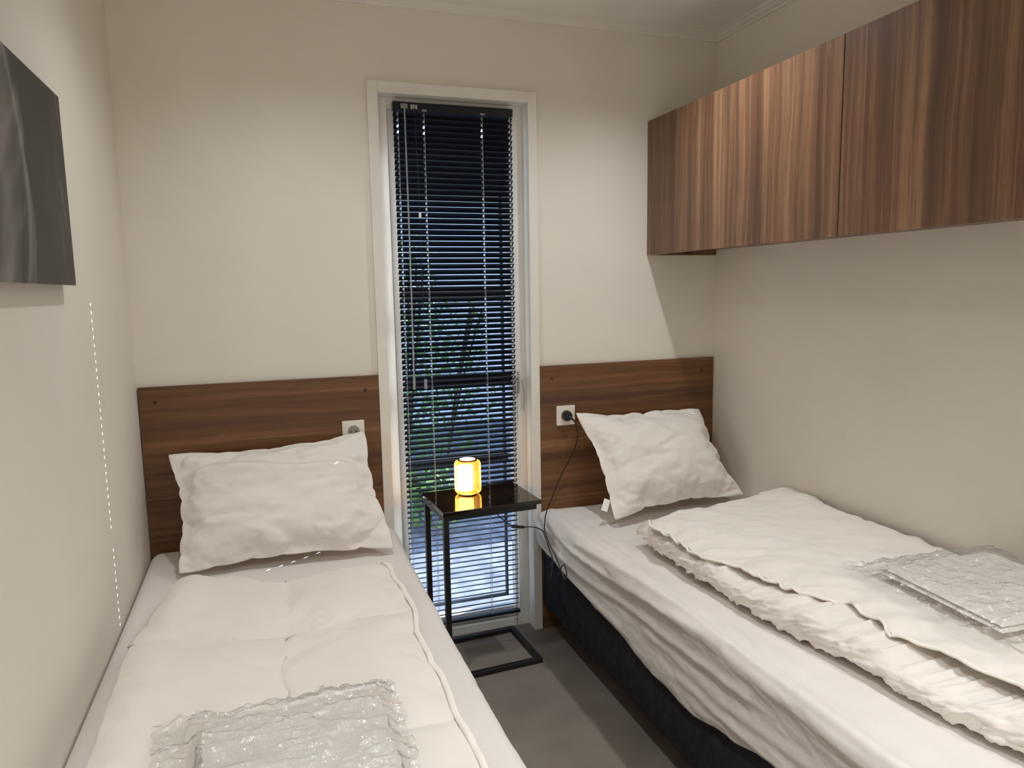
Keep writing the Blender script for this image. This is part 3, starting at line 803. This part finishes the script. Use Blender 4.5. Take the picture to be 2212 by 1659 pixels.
MB().lathe([(.030, .006), (.043, .006), (.0485, .012), (.050, .020), (.050, .118), (.0475, .127), (.042, .132), (.030, .133)], (lx, ly, lz), 352, flute=fl).build('shade', AMB, lamp, smooth=True, label='ribbed amber glass shade')
MB().lathe([(.036, .0005), (.038, .002), (.038, .0058), (.034, .0062)], (lx, ly, lz), 48).build('base', GOLD, lamp, smooth=True)
MB().lathe([(.012, .016), (.031, .020), (.031, .112), (.012, .116)], (lx-.013, ly-.008, lz), 32).build('bulb', emit('warm_bulb', (1, .84, .55, 1), 9), lamp, smooth=True, label='glowing warm white core')
MB().lathe([(.038, .1325), (.038, .1365), (.031, .1375), (.030, .134)], (lx, ly, lz), 48).build('top_ring', GOLD, lamp, smooth=True)
MB().lathe([(.0295, .1345), (.0295, .1372), (.02, .1378)], (lx, ly, lz), 40).build('top_diffuser', emit('warm_diffuser', (1, .84, .55, 1), 3.0), lamp, smooth=True)

# charging cable from the lamp, over a connector, to the right-hand socket
cab2 = thing('lamp_cable', 'thin black cable from the lamp to the plug in the right headboard socket', 'cable', (1.42, -.18, .50))
pz, px = .915, 1.5845
m = MB(); m.tube([(lx+.02, -.05, tz+.003), (lx+.10, -.02, tz+.003), (lx+.13, .004, tz+.003), (lx+.14, .012, tz-.03), (1.24, -.02, .58), (1.262, -.10, .545), (1.289, -.180, .524)], .0023, 6, 6)
m.tube([(1.33, -.19, .519), (1.37, -.195, .517), (1.405, -.20, .500), (1.418, -.20, .470), (1.420, -.225, .445), (1.419, -.275, .40), (1.419, -.262, .335), (1.421, -.25, .375), (1.422, -.29, .40)], .0023, 6, 6)
m.tube([(1.419, -.195, .53), (1.416, -.20, .500), (1.419, -.235, .46), (1.421, -.31, .42), (1.419, -.37, .385), (1.420, -.39, .372), (1.420, -.405, .40), (1.420, -.385, .425), (1.420, -.355, .405), (1.419, -.34, .36)], .0023, 6, 6)
m.tube([(px+.018, -.070, pz-.017), (px+.028, -.074, pz-.045), (px+.032, -.076, pz-.08), (1.606, -.07, .79), (1.585, -.06, .735), (1.545, -.055, .665), (1.505, -.075, .600), (1.462, -.12, .562), (1.434, -.165, .545), (1.419, -.195, .53)], .0023, 6, 8)
m.build('cord', BLACKP, cab2, smooth=True)
m = MB(); m.tube([(1.285, -.180, .525), (1.305, -.184, .522), (1.335, -.19, .519)], .0055, 10, 3); m.build('connector', BLACKP, cab2, smooth=True)
m = MB(); m.lathe([(.0195, 0), (.0205, -.006), (.0195, -.018), (.014, -.026), (.006, -.028)], (px, -T-.0120, pz), 32, 'Y')
m.tube([(px, -.050, pz), (px+.010, -.062, pz-.009), (px+.019, -.070, pz-.018)], lambda t: .0065-.0035*t, 10, 3)
m.build('plug', BLACKP, cab2, smooth=True, label='round black mains plug')

# ------------------------------------------------------------------ picture on the left wall
pic = thing('wall_picture', 'large dark grey black-and-white photo print on a thin panel on the left wall', 'picture', (.012, -1.35, 1.66))
PY0, PY1, PZ0, PZ1 = -1.95, -.846, 1.4620, 1.8735
MB().box(.022, .0255, PY0, PY1, PZ0, PZ1).build('panel', mottled('panel_grey', srgb(120, 112, 104), srgb(126, 118, 110), 9, .4), pic)
MB().box(.0005, .022, PY0+.15, PY1-.15, PZ0+.08, PZ1-.08).build('backing_frame', PLASTW, pic)
nu, nv = 260, 110
U, V = np.meshgrid(np.linspace(0, 1, nu), np.linspace(0, 1, nv)); yy = PY1+(PY0-PY1)*U
vs = np.stack([np.full_like(U, .0259), yy, PZ0+(PZ1-PZ0)*V], -1).reshape(-1, 3)
o = mesh_obj('print', vs, grid_faces(nu, nv), base_mat('photo_print', (1, 1, 1, 1), .5, 0, .3)[0], pic)
dist = (yy-PY1)*-1                       # metres from the right edge
g = .044+.005*fbm(U*30, V*3, 5, 3)
lit = sstep(.285, .300, dist+.02*np.sin(V*5)+.010*fbm(V*4, U*0, 8, 2))
g2 = .125+.06*fbm(U*20+V*5, V*4, 15, 3)+.05*np.cos((dist-.30)*40+V*3)
crease = np.exp(-((dist-(.30+.16*(V-.35)**2+.08*(V < .35)*(.35-V)))/.010)**2)
g = g*(1-lit)+np.clip(g2, .05, .3)*lit+.10*crease*lit
g += .09*np.exp(-((dist-(.010+.12*(V-.80)))/.004)**2)*sstep(.76, .80, V)
g += .07*np.exp(-((dist-(.055-.10*(.55-V)))/.010)**2)*sstep(.25, .35, V)*sstep(.62, .5, V)*.8
g += .03*np.exp(-((dist-.075)/.012)**2)*sstep(.1, .2, V)*sstep(.42, .3, V)
g = np.clip(g, .02, .4)
colr = np.stack([g*1.06, g*.97, g*(.82+.12*lit), np.ones_like(g)], -1).reshape(-1, 4)
ca = o.data.color_attributes.new('Col', 'FLOAT_COLOR', 'POINT'); ca.data.foreach_set('color', colr.ravel())
n = o.data.materials[0].node_tree; vc = n.nodes.new('ShaderNodeVertexColor'); vc.layer_name = 'Col'
n.links.new(vc.outputs[0], n.nodes['Principled BSDF'].inputs['Base Color'])

# ------------------------------------------------------------------ ceiling spots (above and behind the frame)
LENS = emit('spot_lens', (1, .88, .70, 1), 8)
for (sx, sy), pw, where in zip(SPOTS, SPOT_POWER, ('over the right bed near the window', 'over the left bed near the window', 'right of the camera, far from the window', 'left of the camera, far from the window')):
    s = thing('ceiling_spot', 'round white recessed ceiling spot '+where, 'ceiling light', (sx, sy, H), 'recessed ceiling spots')
    MB().lathe([(.030, -.001), (.031, -.007), (.041, -.005), (.042, 0)], (sx, sy, H), 40).build('trim_ring', STEEL, s, smooth=True)
    MB().lathe([(.027, -.0060), (.027, -.0078)], (sx, sy, H), 32).build('lens', LENS, s)
    ld = bpy.data.lights.new('spot_light', 'SPOT'); lo = bpy.data.objects.new('spot_light', ld); link(lo, s)
    lo.location = (0, 0, -.02); ld.energy = pw; ld.color = SPOT_COLOR; ld.spot_size = R(138); ld.spot_blend = 1.0; ld.shadow_soft_size = .026

# ------------------------------------------------------------------ outside, seen between the slats
GROUND = mottled('patio_gravel', srgb(84, 88, 98), srgb(140, 144, 152), 9, .85, .6, 60, lo=.3, hi=.7)
g_ = struct(MB().box(-6, 12, .26, 14, -.30, -.10).build('patio_ground', GROUND))
SHED = mottled('pale_timber', srgb(190, 192, 196), srgb(228, 228, 230), 3, .7, stretch=(1, 1, 12))
shed = thing('garden_shed', 'pale timber garden building with a dark roof seen through the blind', 'shed', (2.5, 5.4, -.1))
m = MB()
for k in range(13): m.box(-2.6, 7.6, 5.2+.004*(k % 2), 5.4, -.1+.2*k, -.1+.2*k+.194)
w_ = m.build('wall_cladding', SHED, shed)
MB().box(-2.8, 7.8, 4.9, 7.4, 2.5, 3.05, .02).build('roof', ANTH, shed)
MB().box(-2.6, 7.6, 5.4, 7.2, -.1, 2.5).build('body', SHED, shed)
GREEN = mottled('leaf_green', srgb(52, 92, 34), srgb(110, 150, 60), 6, .6)
def shrub(cx, cy, r, h, label, seed, n=900):
    rr = random.Random(seed); root = thing('garden_shrub', label, 'shrub', (cx, cy, -.1))
    m = MB()
    for k in range(5):
        a = rr.uniform(0, 6.28); m.tube([(cx, cy, -.1), (cx+.3*r*math.cos(a), cy+.3*r*math.sin(a), h*.4), (cx+.7*r*math.cos(a), cy+.7*r*math.sin(a), h*.85)], .01, 5, 3)
    m.build('stem', mottled('bark', srgb(60, 48, 36), srgb(80, 64, 48), 20, .9), root)
    vs = []; fs = []
    for k in range(n):
        a = rr.uniform(0, 6.283); t = rr.random(); q = r*math.sqrt(rr.random())*(1-.3*abs(t-.4))
        p = Vector((cx+q*math.cos(a), cy+q*math.sin(a), -.05+h*t)); d = Vector((rr.gauss(0, 1), rr.gauss(0, 1), rr.gauss(0, .6))).normalized()
        s_ = d.orthogonal().normalized(); L = rr.uniform(.04, .08); b = len(vs)
        vs += [p, p+d*L*.5+s_*L*.25, p+d*L, p+d*L*.5-s_*L*.25]; fs.append((b, b+1, b+2, b+3))
    f = mesh_obj('foliage', [tuple(v) for v in vs], fs, GREEN, root); f['kind'] = 'stuff'
shrub(1.45, 2.9, .35, 1.9, 'slim green shrub behind the upper left of the blind', 1)
shrub(1.95, 3.6, .5, 1.5, 'bushy green shrub beyond the middle of the blind', 2)
shrub(1.38, 1.75, .22, .32, 'low green plant on the gravel seen left of the lamp', 3, 500)
